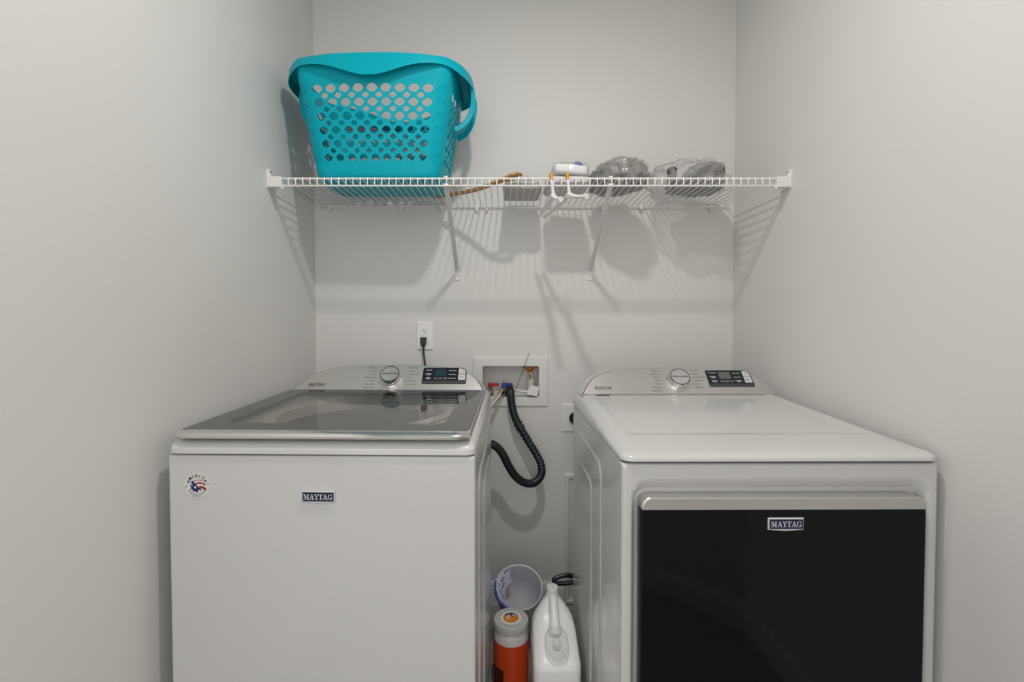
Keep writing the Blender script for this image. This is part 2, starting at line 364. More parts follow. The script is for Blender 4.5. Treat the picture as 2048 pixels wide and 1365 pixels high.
def badge(root, x, z, y, wd, hh, rim):
    """small shield-like nameplate on a front face; +x right, z up, facing -y"""
    bm_ = Matrix(((1, 0, 0, x), (0, 0, -1, y), (0, 1, 0, z), (0, 0, 0, 1)))
    o = [(-wd/2, -hh/2), (0, -hh/2-.003), (wd/2, -hh/2), (wd/2, hh/2), (-wd/2, hh/2)]
    i_ = [(px*.965, py*.90) for px, py in o]
    b = MB().loft([[(px, py, 0) for px, py in o], [(px, py, .003) for px, py in o], [(px, py, .0045) for px, py in i_]], mx=bm_).build('badge', rim, root, None)
    b['label'] = 'navy nameplate with silver serif lettering'
    MB().prism([(-wd*.47, -hh*.40), (wd*.47, -hh*.40), (wd*.47, hh*.40), (-wd*.47, hh*.40)], .004, .0050, bm_).build('field', 'navy', b, None)
    l = MB()
    for p in serif_word(hh*.48): l.flat([(px*.87, py) for px, py in p], .0054, bm_)
    l.build('lettering', 'badgewhite', b, None, False)

def side_plate(root, xs, sgn, y0, y1, z0, z1, t, r, name='side_panel'):
    """pressed panel on a cabinet side"""
    l0 = [(xs, y, z) for y, z in rrect(y0, y1, z0, z1, r, 5)]
    l1 = [(xs+sgn*t, y, z) for y, z in rrect(y0+.006, y1-.006, z0+.006, z1-.006, r*.85, 5)]
    return MB().loft([l0, l1], cap0=False).build(name, 'enamel', root, 40)

def top_field(x1, y0, y1, hfun, zb, nx=56, ny=56, hole=None, rc=.022):
    xs = [-x1+2*x1*(0.5-0.5*math.cos(math.pi*i/nx)) for i in range(nx+1)]
    ys = [y0+(y1-y0)*(j/ny)**1.6 for j in range(ny+1)]
    v = []; f = []
    for y in ys:
        for x in xs:
            X, Y = x, y; a_, b_ = abs(x)-(x1-rc), (y0+rc)-y
            if a_ > 0 and b_ > 0:
                k = max(a_, b_)/math.hypot(a_, b_); X = math.copysign(x1-rc+a_*k, x); Y = y0+rc-b_*k
            v.append((X, Y, hfun(x, y)))
    n = nx+1
    for j in range(ny):
        for i in range(nx):
            cx, cy = (xs[i]+xs[i+1])/2, (ys[j]+ys[j+1])/2
            if hole and math.hypot(cx-hole[0], cy-hole[1]) < hole[2]: continue
            f.append((j*n+i, j*n+i+1, (j+1)*n+i+1, (j+1)*n+i))
    ring = [i for i in range(n)]+[j*n+nx for j in range(1, ny+1)]+[ny*n+i for i in range(nx-1, -1, -1)]+[j*n for j in range(ny-1, 0, -1)]
    b0 = len(v); v += [(v[i][0], v[i][1], zb) for i in ring]
    for k in range(len(ring)):
        k2 = (k+1) % len(ring); f.append((ring[k], b0+k, b0+k2, ring[k2]))
    return MB().add(v, f)
def ell(t, p=2.0): t = max(0.0, min(1.0, t)); return (1-(1-t)**p)**(1/p)
def sm(a, b, x): t = max(0, min(1, (x-a)/(b-a))); return t*t*(3-2*t)

# ------------------------------------------------------------------ washing machine
wf = -.9615
wx0, wx1 = W(331, 960, wf).x, W(951, 960, wf).x
hw = (wx1-wx0)/2
wash = tag(empty('washing_machine', ((wx0+wx1)/2, wf, 0), math.radians(-1.3)), 'white top-loading washing machine with a smoked glass lid and silver control console', 'washing machine')
MB().box(-hw, hw, 0, .665, .03, .934, .006, 3).build('cabinet', 'enamel', wash, 40)
MB().box(-hw+.008, hw-.008, .007, .66, .932, .940).build('top_gap', 'seam', wash, None)
for fx in (-.29, .29):
    for fy in (.05, .61): MB().lathe([(.001, 0), (.024, 0), (.024, .012), (.012, .016), (.012, .035)], 16, T(fx, fy, 0)).build('foot', 'blackplastic', wash)
side_plate(wash, hw, 1, .10, .62, .10, .86, .004, .05); side_plate(wash, hw+.004, 1, .22, .53, .16, .80, .004, .05)
side_plate(wash, -hw, -1, .10, .62, .10, .86, .004, .05)
def hwash(x, y):
    top = .966+.024*max(y, 0)
    e = min(ell((y+.006)/.044, 2.2), ell((hw+.0015-abs(x))/.022, 2.2))
    return .9385+(top-.9385)*e
top_field(hw+.0005, -.004, .672, hwash, .9375, hole=(0, .315, .245)).build('top_deck', 'enamel', wash, 50)
MB().lathe([(.268, .0), (.262, .004), (.245, .005), (.235, -.004), (.232, -.05)], 64, T(0, .315, .9745)).build('tub_ring', 'tubring', wash)
MB().lathe([(.238, -.03), (.25, -.10), (.25, -.45), (.001, -.45)], 64, T(0, .315, .974)).build('tub', 'tub', wash)
# lid: smoked border, clear window, chrome front strip
lw = .338; ls = lambda y: .974+.0245*y
def lid_loop(x, y0, y1, r, dz): return [(px, py, ls(py)+dz) for px, py in rrect(-x, x, y0, y1, r, 6)]
win0 = lambda dz: lid_loop(.272, .085, .50, .018, dz)
lg = MB()
lg.loft([lid_loop(lw, .018, .562, .008, .006), lid_loop(lw, .018, .562, .008, .0125), lid_loop(lw-.002, .020, .560, .006, .0140), win0(.0140), win0(.006), lid_loop(lw, .018, .562, .008, .006)], False, False)
lid = lg.build('lid', 'lidglass', wash, 30); lid['label'] = 'smoked glass lid with a clear window'
MB().loft([win0(.0085), win0(.0138)]).build('window_pane', 'lidwin', lid, 30)
MB().loft([[(s*(lw+.001), y, ls(y)+z) for y, z in ((.015, .001), (.565, .001), (.565, .013), (.015, .013))] for s in (1,)]+[[(lw+.0045, y, ls(y)+z) for y, z in ((.015, .001), (.565, .001), (.565, .012), (.015, .012))]]).build('edge_strip', 'satin2', lid, None)
MB().loft([[(-(lw+.001), y, ls(y)+z) for y, z in ((.015, .001), (.565, .001), (.565, .013), (.015, .013))]]+[[(-(lw+.0045), y, ls(y)+z) for y, z in ((.015, .001), (.565, .001), (.565, .012), (.015, .012))]]).build('edge_strip', 'satin2', lid, None)
prof = [(.019, .0138), (.004, .0125), (-.004, .0095), (-.0075, .004), (-.0065, -.001), (-.001, -.0035), (.008, -.003), (.019, 0)]
lo_ = []
for i in range(25):
    t = -1+2*i/24; x = t*(lw+.004); k = max(0, abs(x)-(lw-.012))/.016; k = 1-math.sqrt(max(0, 1-min(1, k)**2))
    lo_.append([(x, y+k*.012, .974+.0005+z) for y, z in prof])
MB().loft(lo_).build('handle_strip', 'chrome', lid, 40)['label'] = 'chrome strip along the front of the lid'
make_console(wash, .578, .9925, .672,
    {'left': ['Normal/Regular', 'Heavy Duty', 'Whites', 'Sanitize w/ Oxi', 'Towels', 'Bulky Items', 'Custom Cycle'], 'right': ['Quick Wash', 'Delicates', 'Wrinkle Control', 'Colors', 'Drain & Spin', 'Clean Washer']},
    'lcd', {'kx': .0, 'btn': ['Soil', 'Temp', 'Spin'], 'lt': ['Deep Fill', 'Remote\nEnable', 'Fabric\nSoftener'], 'rt': ['Delay Start', 'Extra Rinse', 'Cycle Signal']})
p = W(638, 993, wf); badge(wash, p.x-wash.location.x, p.z, -.0005, .076, .0262, 'badgewhite')
# round sticker
p = W(391, 973, wf); sx_, sz_ = p.x-wash.location.x, p.z; sr = .0295
smx = Matrix(((1, 0, 0, sx_), (0, 0, -1, -.0004), (0, 1, 0, sz_), (0, 0, 0, 1)))
stk = MB().prism(circ(0, 0, sr, 48), 0, .0004, smx).build('sticker', 'sticker', wash, None); stk['label'] = 'round flag sticker reading AMERICA'
lt = MB(); le = MB()
for i, ch in enumerate('AMERICA'):
    aa = 158-(158-28)*i/6 + (2 if ch == 'I' else 0)
    m_ = smx @ R(aa-90, 'Z') @ T(0, .0218, .0006)
    if ch == 'E':
        for yy in (-.003, 0, .003): le.flat([(-.0026, yy-.0008), (.0026, yy+.0001), (.0026, yy+.0016), (-.0026, yy+.0007)], 0, m_)
    else:
        v, f = text(ch, .0098, bold=.0003); lt.add(v, f, m_)
for aa in (187, 7): lt.flat(circ(.0255*math.cos(math.radians(aa)), .0255*math.sin(math.radians(aa)), .0014, 12), .0006, smx)
lt.build('lettering', 'ink', stk, None, False)
lr = MB()
for rr, a0, a1 in ((.0185, 205, 335), (.0208, 205, 330), (.0230, 208, 322), (.0252, 245, 290)):
    aa = a0
    while aa < a1:
        st = random.uniform(7, 17); lr.flat(band(0, -.001, rr, rr+.0009, aa, min(a1, aa+st), 4), .0006, smx); aa += st+3
lr.build('small_print', 'inkgrey', stk, None, False)
for (cx, cy, r0, r1, a0, a1) in ((.004, -.012, .0235, .0249, 70, 140), (.006, -.014, .0178, .0212, 48, 125), (.009, -.017, .0100, .0152, 25, 110)):
    le.flat(band(cx, cy, r0, r1, a0, a1, 12), .0005, smx)
le.build('stripes', 'red', stk, None, False)
gear = []
for i in range(25):
    aa = math.radians(140+i*190/24); rr = .0143+(.0012 if i % 4 < 2 else -.0006); gear.append((-.001+rr*math.cos(aa), -.001+rr*math.sin(aa)))
gear += [(.006, -.007), (-.003, .002), (-.0105, .0105)]
MB().flat(gear, .00055, smx).build('canton', 'blue', stk, None, False)
st_ = MB(); st_.flat(star(-.0048, -.0045, .0042, 80), .0008, smx); st_.flat(star(.005, -.0125, .0032, 95), .0008, smx); st_.flat(star(-.0125, .002, .003, 100), .0008, smx)
st_.build('star', 'inkwhite', stk, None, False)

# ------------------------------------------------------------------ dryer
df = -1.001
dx0, dx1 = W(1243, 960, df).x, W(1881, 960, df).x
hd = (dx1-dx0)/2
dry = tag(empty('dryer', ((dx0+dx1)/2, df, 0), math.radians(0.4)), 'white front-loading dryer with a black glass door and silver control console', 'dryer')
zs = .929
# cabinet: sides and back are a box behind the front panel
MB().box(-hd, hd, .03, .70, .03, zs, .006, 3).build('cabinet', 'enamel', dry, 40)
def floop(x, z0, z1, r, y): return [(px, y, pz) for px, pz in rrect(-x, x, z0, z1, r, 8)]
fp = MB().loft([floop(hd, .03, zs, .006, .032), floop(hd, .03, zs, .006, .008), floop(hd-.003, .033, zs-.003, .008, .002), floop(hd-.008, .038, zs-.008, .01, 0),
                floop(.333, .085, .897, .040, 0), floop(.330, .088, .893, .040, .001), floop(.325, .093, .884, .036, .006), floop(.321, .098, .872, .032, .016), floop(.319, .100, .866, .03, .022)], False, True)
fp.build('front_panel', 'enamel', dry, 50)
MB().box(-hd+.012, hd-.012, .010, .69, zs-.002, zs+.008).build('top_gap', 'seam', dry, None)
for fx in (-.29, .29):
    for fy in (.06, .64): MB().lathe([(.001, 0), (.024, 0), (.024, .012), (.012, .016), (.012, .035)], 16, T(fx, fy, 0)).build('foot', 'blackplastic', dry)
side_plate(dry, -hd, -1, .21, .63, .10, .865, .004, .05); side_plate(dry, -hd-.004, -1, .32, .53, .16, .78, .004, .04)
side_plate(dry, hd, 1, .21, .63, .10, .865, .004, .05)
def hdry(x, y):
    top = .955+.034*max(0, min(1, (y-.03)/.55)) - .0035*sm(.125, .15, y)*sm(.315, .285, abs(x))
    e = min(ell((y+.006)/.070, 2.4), ell((hd+.002-abs(x))/.055, 2.3))
    return zs+.008+(top-zs-.008)*e
top_field(hd+.001, -.006, .71, hdry, zs+.005, 64, 64, rc=.028).build('top_panel', 'enamel', dry, 60)
MB().box(-.292, -.245, .5735, .5805, .9835, .9882, .001).build('vent_slot', 'panelgrey', dry)
# door
dr = MB()
dz0, dz1, dzm = .13, .858, .831
dr.box(-.312, .312, -.014, .019, dz0, dzm, .003, 2)
door = dr.build('door', 'blackglass', dry, 30); door['label'] = 'black glass dryer door'
def dloop(g, y): return [(px, y, pz) for px, pz in rrect(-.312+g, .312-g, dzm+.0005, dz1-g, [.001, .001, .020, .020], 8)]
MB().loft([dloop(0, .019), dloop(0, -.012), dloop(.0015, -.0145), dloop(.003, -.0155)]).build('top_strip', 'satin', door, None)['label'] = 'satin silver strip along the top of the door'
p = W(1571, 1048, df-.016); badge(dry, p.x-dry.location.x, p.z, -.0142, .0775, .0262, 'badgewhite')
make_console(dry, .585, .986, .70,
    {'left': ['Regular', 'Heavy Duty', 'Whites', 'Sanitize', 'Towels', 'Bulky Items', 'Custom Cycle'], 'right': ['Quick Dry', 'Delicates', 'Wrinkle Control', 'Steam Refresh', 'Normal', 'Timed Dry']},
    'lcdgrey', {'kx': .005, 'btn': ['Temp', 'Dryness', 'Time'], 'lt': ['Drum Light', 'Remote\nEnable', 'Wrinkle\nPrevent'], 'rt': ['More Time', 'Less Time', 'Damp Dry\nSignal']})

# ------------------------------------------------------------------ wire shelf
ZS = 1.735; YS = -.397
shelf = tag(empty('wire_shelf', (0, 0, 0)), 'white vinyl-coated wire shelf spanning the back wall above both appliances', 'shelf')
sx0, sx1 = XL+.022, XR-.022
MB().tube([(sx0, YS, ZS-.003), (sx1, YS, ZS-.003)], .0034, 10).build('front_rail', 'wire', shelf)
MB().tube([(sx0, YS+.002, ZS-.027), (sx1, YS+.002, ZS-.027)], .0034, 10).build('front_rail', 'wire', shelf)
MB().tube([(sx0+.005, -.012, ZS-.006), (sx1-.005, -.012, ZS-.006)], .0034, 10).build('back_rail', 'wire', shelf)
wm = None
nw = 70; sp = (sx1-sx0-.05)/(nw-1)
for i in range(nw):
    x = sx0+.025+sp*i
    if wm is None:
        path = [(0, -.008, ZS-.001), (0, -.05, ZS+.001), (0, YS+.008, ZS+.001), (0, YS-.0015, ZS-.0002), (0, YS-.0035, ZS-.006), (0, YS-.003, ZS-.029)]
        o = MB().tube(path, .0021, 6).build('wire', 'wire', shelf); wm = o.data
    else:
        o = bpy.data.objects.new('wire', wm); COL.objects.link(o); o.parent = shelf
    o.location.x = x
def end_bracket(s):
    xw = XL if s > 0 else XR
    m = MB()
    m.box(min(xw, xw+s*.005), max(xw, xw+s*.005), YS-.010, YS+.050, ZS-.036, ZS+.006, .002)
    m.box(min(xw+s*.002, xw+s*.05), max(xw+s*.002, xw+s*.05), YS-.010, YS+.012, ZS-.034, ZS+.003, .003)
    m.tube([(xw+s*.0035, YS-.002, ZS), (xw+s*.0035, YS-.004, ZS+.026)], [.010, .008], 10)
    m.box(min(xw+s*.046, xw+s*.054), max(xw+s*.046, xw+s*.054), YS-.006, YS+.010, ZS-.040, ZS-.026, .002)
    b_ = m.build('end_bracket', 'whiteplastic', shelf)
    sc = MB().lathe([(.001, .003), (.004, .002), (.005, 0), (.005, -.004)], 12, T(xw+s*.0115, YS-.006, ZS+.018) @ R(90*s, 'Y')).build('screw', 'chrome', b_)
end_bracket(1); end_bracket(-1)
def support(x):
    fz = W(909, 545, 0).z
    m = MB()
    A_, B_ = Vector((x, YS+.004, ZS-.022)), Vector((x, -.010, fz+.004))
    d_ = (B_-A_).normalized(); nn = Vector((0, d_.z, -d_.y))
    secs = []
    for P in (A_, B_): secs.append([P+Vector((dx, 0, 0))+nn*dn for dx, dn in ((-.009, .005), (-.007, -.004), (.007, -.004), (.009, .005), (.007, .0055), (.005, -.002), (-.005, -.002), (-.007, .0055))])
    m.loft(secs)
    m.box(x-.008, x+.008, YS-.0045, YS+.014, ZS-.031, ZS-.020, .003); m.tube([(x-.006, YS, ZS+.001), (x+.006, YS, ZS+.001)], .0048, 10)
    b_ = m.build('support_bracket', 'wire', shelf)
    MB().box(x-.0115, x+.0115, -.006, -.0005, fz-.034, fz+.010, .002).build('foot_plate', 'wire', b_)
    MB().lathe([(.001, .004), (.003, .0035), (.005, .001), (.005, 0)], 12, T(x, -.006, fz-.014) @ R(90, 'X')).build('screw', 'chrome', b_)
support((W(900, 372, YS).x+W(909, 545, 0).x)/2); support((W(1213, 372, YS).x+W(1186, 545, 0).x)/2)
for px in (662, 803, 885, 954, 1205, 1281, 1421):
    x = W(px, 415, 0).x
    c_ = MB().box(x-.009, x+.009, -.016, -.0005, ZS-.018, ZS+.002, .004)
    c_.tube([(x, -.003, ZS-.010), (x, -.006, ZS-.028)], .0075, 10)
    k_ = c_.build('wall_clip', 'whiteplastic', shelf)
    MB().lathe([(.001, .003), (.003, .0025), (.004, 0)], 10, T(x, -.0135, ZS-.021) @ R(90, 'X')).build('screw', 'chrome', k_)
x = W(973, 420, 0).x
k_ = MB().box(x-.006, x+.006, -.018, -.0005, ZS-.026, ZS-.012, .003).build('wall_clip', 'whiteplastic', shelf)
ZT = ZS+.0032

# ------------------------------------------------------------------ laundry basket
BH = .395
bask = tag(empty('laundry_basket', (-.450, -.236, ZT), math.radians(-1.0)), 'turquoise plastic laundry basket with leaf-shaped holes on the wire shelf', 'laundry basket')
HTOP = .3195
NF, NS = 9, 5; NC = 2*(NF+NS)+4
def dims(h):
    t = max(0, min(1, h/BH)); k = t**.85
    return .216+.062*k, .122+.058*k, .044+.008*t
def perim(c, h):
    """c in columns around the basket, starting at the left end of the front"""
    q = perim0(c, h)
    if h > HTOP and q.y > .02: q.z = HTOP+.004*(h-HTOP)/.08 + (h-HTOP-.004*(h-HTOP)/.08)*(1-.93*math.exp(-((q.x-.03)/.15)**2)*sm(.05, .14, q.y))
    return q
def perim0(c, h):
    hw_, hd_, r = dims(h); c %= NC
    bow = .014*(h/BH)
    def fr(t): return Vector((-(hw_-r)+2*(hw_-r)*t, -hd_-bow*(4*t*(1-t)), h))
    if c < NF: return fr(c/NF)
    c -= NF
    if c < 1: a_ = math.radians(-90+90*c); return Vector((hw_-r+r*math.cos(a_), -hd_+r+r*math.sin(a_), h))
    c -= 1
    if c < NS: t = c/NS; return Vector((hw_+.006*(4*t*(1-t)), -(hd_-r)+2*(hd_-r)*t, h))
    c -= NS
    if c < 1: a_ = math.radians(90*c); return Vector((hw_-r+r*math.cos(a_), hd_-r+r*math.sin(a_), h))
    c -= 1
    if c < NF: q = fr(c/NF); return Vector((-q.x, -q.y, h))
    c -= NF
    if c < 1: a_ = math.radians(90+90*c); return Vector((-(hw_-r)+r*math.cos(a_), hd_-r+r*math.sin(a_), h))
    c -= 1
    if c < NS: t = c/NS; return Vector((-hw_-.006*(4*t*(1-t)), (hd_-r)-2*(hd_-r)*t, h))
    c -= NS
    a_ = math.radians(180+90*c); return Vector((-(hw_-r)+r*math.cos(a_), -(hd_-r)+r*math.sin(a_), h))
def col_zone(c):
    c %= NC
    for lo_e, hi_e, z in ((0, NF, 'long'), (NF, NF+1, 'corner'), (NF+1, NF+1+NS, 'short'), (NF+1+NS, NF+2+NS, 'corner'), (NF+2+NS, 2*NF+2+NS, 'long'), (2*NF+2+NS, 2*NF+3+NS, 'corner'), (2*NF+3+NS, 2*NF+3+2*NS, 'short'), (2*NF+3+2*NS, NC, 'corner')):
        if lo_e <= c < hi_e: return z, c-lo_e
    return 'corner', 0
HB0, RH, NR = .053, .0222, 12          # lattice: rows at HB0+RH*k, k=1..NR-1 ; rhombus half height RH
verts = {}; bv = []; bf = []
def vid(c, h):
    key = (round((c % NC)*64), round(h*100000))
    if key not in verts: verts[key] = len(bv); bv.append(tuple(perim(c, h)))
    return verts[key]
def rhomb(cc, hh):
    pts = []
    cor = [(cc+.5, hh), (cc, hh+RH), (cc-.5, hh), (cc, hh-RH)]
    for i in range(4):
        p_, q_ = cor[i], cor[(i+1) % 4]
        for j in range(4): pts.append((p_[0]+(q_[0]-p_[0])*j/4, p_[1]+(q_[1]-p_[1])*j/4))
    return pts
for k in range(1, NR):
    hh = HB0+RH*k
    for i in range(NC):
        cc = i + (.5 if k % 2 else 0.0)
        o_ = rhomb(cc, hh); z_, cl_ = col_zone(cc)
        big = (k % 2 == 1); top = k/NR
        s_ = (.80 if big else .55) * (.84+.18*top)
        if z_ == 'long': ok = True
        elif z_ == 'short': ok = .4 < cl_ < NS-.4
        else: ok = False
        if z_ == 'long' and cl_ < .2 or (z_ == 'long' and cl_ > NF-.2): ok = False
        ids = [vid(*p_) for p_ in o_]
        if not ok: bf.append(tuple(ids)); continue
        hole = []
        for j in range(16):                       # leaf: pointed at the sides, round at top and bottom
            a_ = 2*math.pi*j/16; cx_, sx__ = math.cos(a_), math.sin(a_)
            ex = .5*s_*math.copysign(abs(cx_)**0.95, cx_)*1.0; ey = RH*s_*math.copysign(abs(sx__)**1.6, sx__)*.80
            hole.append((cc+ex, hh+ey))
        hid = [vid(*p_) for p_ in hole]
        for j in range(16): bf.append((ids[j], ids[(j+1) % 16], hid[(j+1) % 16], hid[j]))
# triangles at the foot and head of the lattice
ht = HB0+RH*NR
for i in range(NC):
    # first row k=1 has centres at i+.5 : lower tips at (i+.5, HB0)
    e1 = [(i+.5+.5*j/4, HB0+RH*j/4) for j in range(5)]; e2 = [(i+1+.5*j/4, HB0+RH-RH*j/4) for j in range(1, 5)]
    base = [(i+1.5-1.0*j/8, HB0) for j in range(1, 8)]
    bf.append(tuple(vid(*p_) for p_ in e1+e2+base))
    off = .5 if (NR-1) % 2 else 0.0
    e1 = [(i+off+.5*j/4, ht-RH*j/4) for j in range(5)]; e2 = [(i+off+.5+.5*j/4, ht-RH+RH*j/4) for j in range(1, 5)]
    base = [(i+off+1-1.0*j/8, ht) for j in range(1, 8)]
    bf.append(tuple(vid(*p_) for p_ in (e1+e2+base)))
cs = [i/8 for i in range(NC*8)]
def bands(hs):
    for a_, b_ in zip(hs, hs[1:]):
        for i in range(len(cs)): bf.append((vid(cs[i], a_), vid(cs[(i+1) % len(cs)], a_), vid(cs[(i+1) % len(cs)], b_), vid(cs[i], b_)))
bands([.018, .03, .042, HB0]); bands([ht, ht+.018, ht+.035, ht+.052, .388])
# rounded foot
prev_ = [vid(c, .018) for c in cs]
for ins, h in ((.0035, .009), (.010, .003), (.020, 0.0)):
    cur = []
    for c in cs:
        q = perim(c, .018); s1 = 1-ins/.2; s2 = 1-ins/.11; bv.append((q.x*s1, q.y*s2, h)); cur.append(len(bv)-1)
    for i in range(len(cs)): j = (i+1) % len(cs); bf.append((prev_[i], prev_[j], cur[j], cur[i]))
    prev_ = cur
bf.append(tuple(prev_[::-1]))
ob = MB().add(bv, bf).build('body', 'teal', bask, None)
sd = ob.modifiers.new('s', 'SOLIDIFY'); sd.thickness = .0026; sd.offset = -1
bpy.context.view_layer.update()
me2 = bpy.data.meshes.new_from_object(ob.evaluated_get(bpy.context.evaluated_depsgraph_get()))
ob.modifiers.clear(); ob.data = me2; me2.shade_smooth(); me2.set_sharp_from_angle(angle=math.radians(40))
# rim with a drooping skirt
rim = []; NA = 160
def rimpt(t, gx, gy, e=2.7):
    c_, s_ = math.cos(t), math.sin(t)
    return Vector((gx*math.copysign(abs(c_)**(2/e), c_), gy*math.copysign(abs(s_)**(2/e), s_), 0))
bl = [perim(NC*i/NA, .388) for i in range(NA)]
loops = [[] for _ in range(9)]
for q in bl:
    t = math.atan2(q.y/.20, q.x/.30)
    o_ = rimpt(t, .332, .213, 2.9)
    fx = abs(o_.x)/.332
    sk = .016+.052*math.exp(-(o_.x/.13)**2)+.022*sm(.72, 1.0, fx)
    nrm = Vector((o_.x/.33**2, o_.y/.208**2, 0)).normalized()
    dz = q.z-.388; n0 = [len(l) for l in loops]
    loops[0].append((q.x, q.y, .380)); loops[1].append((q.x, q.y, BH-.002))
    m_ = q.lerp(o_, .45); loops[2].append((m_.x, m_.y, BH+.004)); m_ = q.lerp(o_, .85); loops[3].append((m_.x, m_.y, BH+.001))
    loops[4].append((o_.x, o_.y, BH-.008)); p2 = o_+nrm*.004; loops[5].append((p2.x, p2.y, BH-.008-sk))
    p3 = p2-nrm*.003; loops[6].append((p3.x, p3.y, BH-.008-sk)); p4 = o_-nrm*.003; loops[7].append((p4.x, p4.y, BH-.010))
    m_ = q.lerp(o_, .1); loops[8].append((m_.x, m_.y, BH-.006))
    if dz < -.001:
        sk2 = sk-.016
        for kk, l in enumerate(loops): l[-1] = (l[-1][0], l[-1][1], l[-1][2]+dz+(sk2*.8 if kk in (5, 6) else 0))
MB().loft(loops, False, False).build('rim', 'teal', bask, 50)
for s in (-1, 1):
    pts = [(.306, .382), (.318, .356), (.322, .325), (.318, .285), (.306, .250), (.284, .222), (.256, .206)]
    pth = spline([(x+(.010 if s > 0 else -.022), 0, z) for x, z in pts], 5); lp = []
    for i, q in enumerate(pth):
        tt = (pth[min(i+1, len(pth)-1)]-pth[max(i-1, 0)]).normalized(); nn = Vector((tt.z, 0, -tt.x)); wy = .040+.010*abs(2*i/(len(pth)-1)-1)
        lp.append([(s*(q.x+nn.x*dn), dy, q.z+nn.z*dn) for dy, dn in ((-wy+0, .006), (-wy, -.010), (-wy+.004, -.010), (-wy+.004, .002), (wy-.004, .002), (wy-.004, -.010), (wy, -.010), (wy, .006), (wy-.004, .0085), (-wy+.004, .0085))])
    MB().loft(lp).build('handle', 'teal', bask, 40)

# ------------------------------------------------------------------ things on the shelf
def lump(rx, ry, rz, seed, amp=.1, ex=2.6, nu=80, nv=44, foot=.35, fold=0.0, crease=0.0):
    """soft sagging bundle: superellipsoid with creases, flattened underneath; z from 0"""
    v = []; f = []
    for j in range(nv+1):
        ph = -math.pi/2+math.pi*j/nv
        for i in range(nu):
            th = 2*math.pi*i/nu
            c_ = lambda a_: math.copysign(abs(math.cos(a_))**(2/ex), math.cos(a_)); s_ = lambda a_: math.copysign(abs(math.sin(a_))**(2/ex), math.sin(a_))
            d = Vector((c_(ph)*c_(th), c_(ph)*s_(th), s_(ph)))
            nz = noise.noise(d*2.1+Vector((seed, 0, 0)))+.5*noise.noise(d*4.7+Vector((0, seed, 0)))+fold*abs(noise.noise(d*7+Vector((seed, 5, 0))))
            cr = max(0, 1-3.6*abs(noise.noise(Vector((d.x*1.9, d.y*1.9, d.z*2.6))+Vector((seed*2, 1, 0)))))
            k = 1+amp*nz+crease*cr*cr
            z = d.z*k
            if z < -foot: z = -foot-(abs(z)-foot)*.06
            v.append((d.x*k*rx, d.y*k*ry, (z+foot+.035)*rz))
    for j in range(nv):
        for i in range(nu): f.append((j*nu+i, j*nu+(i+1) % nu, (j+1)*nu+(i+1) % nu, (j+1)*nu+i))
    return MB().add(v, f)
def sag(mb, a): return mb

# wooden hanger lying across the shelf, one shoulder resting on the grey bundle
hp = [W(870, 403, -.085), W(905, 394, -.13), W(950, 382, -.195), W(990, 366.5, -.265), W(1012, 357, -.29), W(1028, 350, -.30), W(1042, 349.5, -.285)]
hp[0].z = ZT+.0085
for h_ in hp: h_.z = max(h_.z, ZT+.0105)
hang = tag(empty('clothes_hanger', hp[0]), 'honey brown wooden clothes hanger lying across the shelf beside the turquoise basket', 'hanger')
pp_ = [q-hp[0] for q in spline(hp, 6)]
MB().tube(pp_, [.0108 if 3 < i < len(pp_)-3 else .008 for i in range(len(pp_))], 10, flat=.75).build('shoulder_bar', 'wood', hang)
lb = [W(985, 369, -.262), W(1002, 364, -.262), W(1018, 361.5, -.262), W(1030, 359.5, -.262)]
MB().tube([q-hp[0] for q in spline(lb, 4)], .006, 8, flat=.7).build('trouser_bar', 'wood', hang)
hk = [W(1024, 361, -.27), W(1030, 360, -.265), W(1036, 357, -.26), W(1040, 354, -.258), W(1042, 358, -.257)]
MB().tube([q-hp[0] for q in spline(hk, 5)], .0022, 8).build('hook', 'chrome', hang)

def soft_box(x0, x1, y0, y1, h, seed, r=.018, amp=.004, taper=0.0):
    bm = bmesh.new(); bmesh.ops.create_cube(bm, size=1); bmesh.ops.subdivide_edges(bm, edges=bm.edges[:], cuts=9, use_grid_fill=True)
    w_, d_ = x1-x0, y1-y0; v = []
    for q in bm.verts:
        P = Vector((q.co.x*w_, q.co.y*d_, (q.co.z+.5)*h)); c = Vector((max(-w_/2+r, min(w_/2-r, P.x)), max(-d_/2+r, min(d_/2-r, P.y)), max(min(r, h*.45), min(h-min(r, h*.45), P.z))))
        dd = P-c
        if dd.length > 1e-6:
            rr = Vector((dd.x/r, dd.y/r, dd.z/min(r, h*.45))); P = c+Vector((dd.x, dd.y, dd.z))*(max(abs(rr.x), abs(rr.y), abs(rr.z))/rr.length)
        nz = noise.noise(P*22+Vector((seed, 0, 0)))
        P = P+Vector((nz*amp, noise.noise(P*18+Vector((0, seed, 0)))*amp, abs(nz)*amp*(1 if P.z > h*.3 else 0)))
        P.z = max(0, P.z); v.append(P)
    bm.verts.index_update(); f = [[a_.index for a_ in q.verts] for q in bm.faces]; bm.free()
    return MB().add(v, f)
def folded(name, x0, x1, y0, y1, layers, m, seed, label, cat):
    e = tag(empty(name, ((x0+x1)/2, (y0+y1)/2, ZT)), label, cat)
    z = 0
    for i, h in enumerate(layers):
        o = soft_box(x0+.002*i, x1-.003*i, y0+.006*i, y1-.004*i, h, seed+i*3).build('layer', m, e, 60); o.location.z = z; z += h*.97
    return e
e = folded('folded_mat', W(1010, 380, -.2).x-.008, W(1083, 380, -.2).x, -.245, -.052, [.020, .014], 'felt', 2, 'grey heather felt mat, folded, under the end of the wooden hanger', 'mat')
